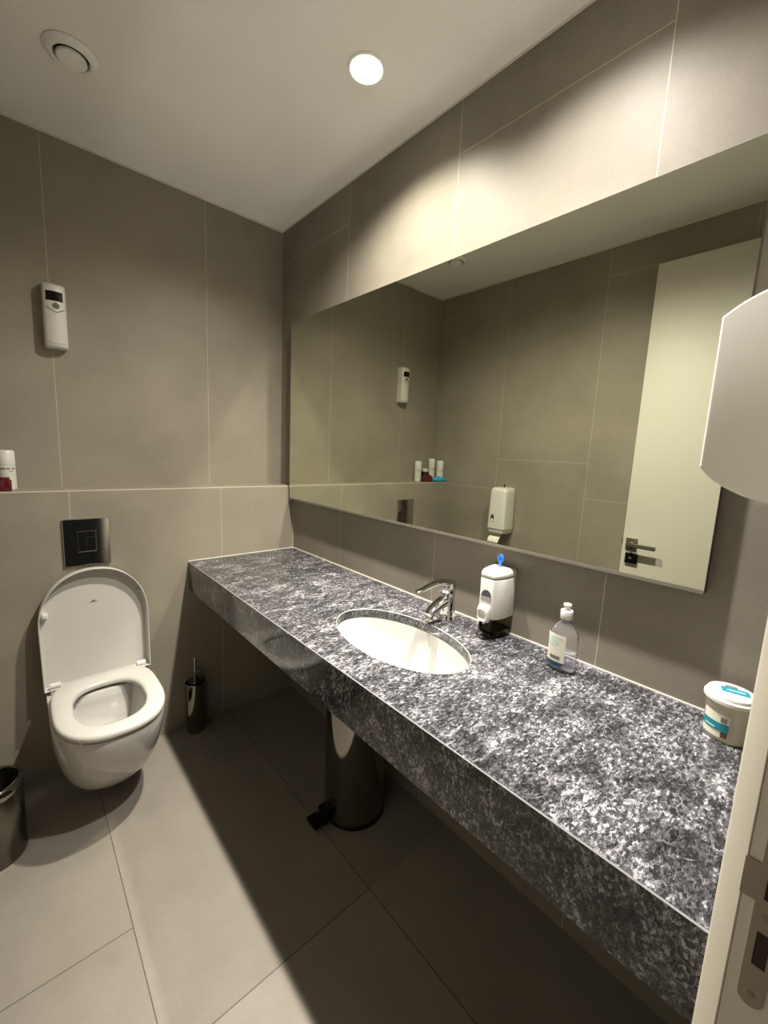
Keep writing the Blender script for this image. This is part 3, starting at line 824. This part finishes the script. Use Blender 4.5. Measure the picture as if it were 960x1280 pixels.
# ------------------------------------------------------------------ paper dispenser on the left wall
pdp = thing('paper_dispenser', 'cream wall-mounted toilet paper dispenser with a loose sheet hanging, reflected in the mirror', 'paper dispenser', (XL, 1.497, 0.905))
def pring(z, d, hw, r=0.02): return [(x, y, z) for x, y in rrect(0.0005, d, -hw, hw, r, 6)]
pm = bmesh.new()
loft(pm, [pring(0.030, 0.126, 0.062), pring(0.032, 0.128, 0.064), pring(0.270, 0.124, 0.060), pring(0.288, 0.120, 0.057), pring(0.298, 0.108, 0.050), pring(0.300, 0.090, 0.040)])
cvr = obj('cover', pm, M['plastic'], pdp, smooth=40)
pm = bmesh.new()
loft(pm, [pring(0.0, 0.112, 0.056), pring(0.006, 0.120, 0.060), pring(0.0285, 0.124, 0.0625)])
obj('base', pm, M['plastic_grey'], pdp, smooth=40)
slot = [(0.013*math.cos(2*PI*i/28)+0.024, 0.098+0.026*math.sin(2*PI*i/28)) for i in range(28)]
obj('sight_window', prism(bmesh.new(), slot, 'X', 0.1245, 0.1282), M['window_dark'], cvr)
obj('paper_level', prism(bmesh.new(), [(0.009*math.cos(2*PI*i/20)+0.024, 0.086+0.011*math.sin(2*PI*i/20)) for i in range(20)], 'X', 0.1275, 0.1288), M['paper'], cvr)
pm = bmesh.new()
pts = [(0.085, 0.004), (0.092, -0.012), (0.102, -0.026), (0.112, -0.034), (0.119, -0.044), (0.122, -0.060)]
prism(pm, [(x, z) for x, z in pts] + [(x+0.0012, z+0.0004) for x, z in reversed(pts)], 'Y', -0.030, 0.050)
obj('paper_sheet', pm, M['paper'], pdp)
obj('key', B(0.050, 0.053, -0.004, 0.004, 0.298, 0.322, bev=0.0008), M['dark'], pdp)

# ------------------------------------------------------------------ toiletries on the ledge
def can(loc, label, h=0.150, r=0.0265):
    t = thing('spray_can', label, 'spray can', (loc[0], loc[1], ZL), 'white spray cans on the ledge')
    t_ = bmesh.new()
    lathe(t_, [(r-0.002, 0), (r, 0.002), (r, h*0.63), (r-0.0006, h*0.632)], 40)
    bd_ = obj('can_body', t_, M['plastic'], t)
    t_ = bmesh.new()
    lathe(t_, [(r-0.0006, h*0.636), (r, h*0.638), (r-0.0005, h-0.006), (r-0.004, h-0.001), (r-0.008, h), (0.002, h)], 40)
    obj('cap', t_, M['plastic'], t)
    for k, (z, a0, a1) in enumerate(((h*0.52, 225, 262), (h*0.52, 268, 292), (h*0.465, 285, 312), (h*0.52, 305, 330))):
        obj('print', patch(bmesh.new(), r, r, 2, r_(a0), r_(a1), z, z+0.005 if k != 2 else z+0.0025, 0.0006, n=8), M['print_grey'], bd_)
    return t
can((-1.170, 2.142), 'white capped spray can on the ledge nearest the flush plate, beside the red pots')
can((-1.3275, 2.148), 'taller white spray can at the back of the ledge, behind the black jar', 0.172)
can((-1.329, 2.066), 'white spray can on the ledge beside the left wall, behind the blue packet', 0.160)
def pot(x, y, label):
    t = thing('red_pot', label, 'pot', (x, y, ZL), 'red pots on the ledge')
    q = bmesh.new()
    loft(q, [[(a, b, z) for a, b in rrect(-k, k, -k, k, 0.005, 3)] for k, z in ((0.017, 0.0), (0.019, 0.003), (0.0195, 0.040), (0.018, 0.043))])
    obj('pot_body', q, M['red'], t)
    obj('lid', lathe(bmesh.new(), [(0.0150, 0.0432), (0.0150, 0.050), (0.013, 0.052), (0.001, 0.052)], 28), M['red'], t)
pot(-1.1780, 2.073, 'square dark red pot on the ledge, nearer the white can by the flush plate')
pot(-1.2210, 2.073, 'square dark red pot on the ledge, nearer the blue packet')
jr = thing('black_jar', 'black jar with a white lid on the ledge behind the red pots', 'jar', (-1.238, 2.132, ZL))
obj('jar_body', lathe(bmesh.new(), [(0.028, 0), (0.030, 0.003), (0.030, 0.066), (0.026, 0.072), (0.022, 0.073)], 36), M['black'], jr)
obj('lid', lathe(bmesh.new(), [(0.0235, 0.0732), (0.0245, 0.075), (0.0245, 0.092), (0.022, 0.095), (0.001, 0.095)], 36), M['plastic'], jr)
random.seed(4)
wp = bmesh.new()
NX, NY = 18, 10
top, bot = [], []
for j in range(NY+1):
    for i in range(NX+1):
        u, v = i/NX*2-1, j/NY*2-1
        e = max(0, (1-abs(u)**4)*(1-abs(v)**3))**0.5
        wr = 0.0025*math.sin(9*u+3*v)+0.002*math.sin(14*u-5*v)+random.uniform(-0.0008, 0.0008)
        top.append(wp.verts.new((u*0.062, v*0.026, 0.016+e*(0.024+1.6*wr))))
        bot.append(wp.verts.new((u*0.062, v*0.026, 0.016-e*0.0158)))
W_ = NX+1
for j in range(NY):
    for i in range(NX):
        a = j*W_+i
        wp.faces.new((top[a], top[a+1], top[a+W_+1], top[a+W_]))
        wp.faces.new((bot[a], bot[a+W_], bot[a+W_+1], bot[a+1]))
wk = obj('wipes_packet', wp, M['wrap'], None, (-1.305, 2.050, ZL), smooth=60)
tag(wk, 'crumpled blue plastic packet at the front edge of the ledge', 'packet')

# ------------------------------------------------------------------ ceiling vent
vt = thing('ceiling_vent', 'round white extractor valve in the ceiling above the toilet', 'vent', (-0.944, 1.712, H))
vb = bmesh.new()
lathe(vb, [(0.069, -0.0004), (0.070, -0.003), (0.066, -0.009), (0.056, -0.016), (0.050, -0.017), (0.046, -0.014), (0.044, -0.0006)], 56, caps=(False, False))
obj('ring', vb, M['ceiling'], vt)
obj('throat', lathe(bmesh.new(), [(0.0455, -0.0005), (0.0455, -0.0015), (0.001, -0.0016)], 40), M['dark'], vt)
vb = bmesh.new()
lathe(vb, [(0.008, -0.0017), (0.008, -0.010), (0.034, -0.010), (0.0385, -0.013), (0.0385, -0.019), (0.036, -0.0215), (0.001, -0.0225)], 48)
obj('disc', vb, M['ceiling'], vt)

# ------------------------------------------------------------------ recessed ceiling lamps over the counter
M['glow'] = mat('lamp_glow', '#ffffff', 0.4, emit=((1.0, 0.93, 0.74, 1), 14.0))
def downlight(k, label):
    x, y = LAMP_POS[k]
    t = thing('ceiling_downlight', label, 'ceiling lamp', (x, y, H), 'ceiling downlights')
    rg = bmesh.new()
    lathe(rg, [(0.0570, -0.0003), (0.0570, -0.0035), (0.0540, -0.0050), (0.0485, -0.0040), (0.0475, -0.0006)], 48, caps=(False, False))
    obj('trim_ring', rg, M['ceiling'], t)
    gl = bmesh.new()
    lathe(gl, [(0.0470, -0.0010), (0.0465, -0.0030), (0.038, -0.0050), (0.020, -0.0062), (0.001, -0.0066)], 40)
    obj('lens', gl, M['glow'], t)
    for nm, en, an, bl in (('beam', BEAM_POWER[k], BEAM_ANGLE, BEAM_BLEND), ('spill', SPILL_POWER[k], SPILL_ANGLE[k], SPILL_BLEND)):
        rad = LAMP_RADIUS[0] if nm == 'beam' else LAMP_RADIUS[1]
        ld_ = bpy.data.lights.new('bulb_'+nm, 'SPOT')
        ld_.energy = en; ld_.color = LAMP_COLOR[k]
        ld_.spot_size = an; ld_.spot_blend = bl; ld_.shadow_soft_size = rad
        lo = bpy.data.objects.new('bulb_'+nm, ld_); COL.objects.link(lo)
        lo.rotation_euler = (0, BEAM_TILT if nm == 'beam' else SPILL_TILT, 0)   # gimbal turned away from the mirror wall
        lo.parent = t; lo.location = (-0.012, 0, -0.012)
    return t
downlight(0, 'glowing round recessed ceiling lamp over the oval basin')
downlight(1, 'round recessed ceiling lamp over the near end of the counter')
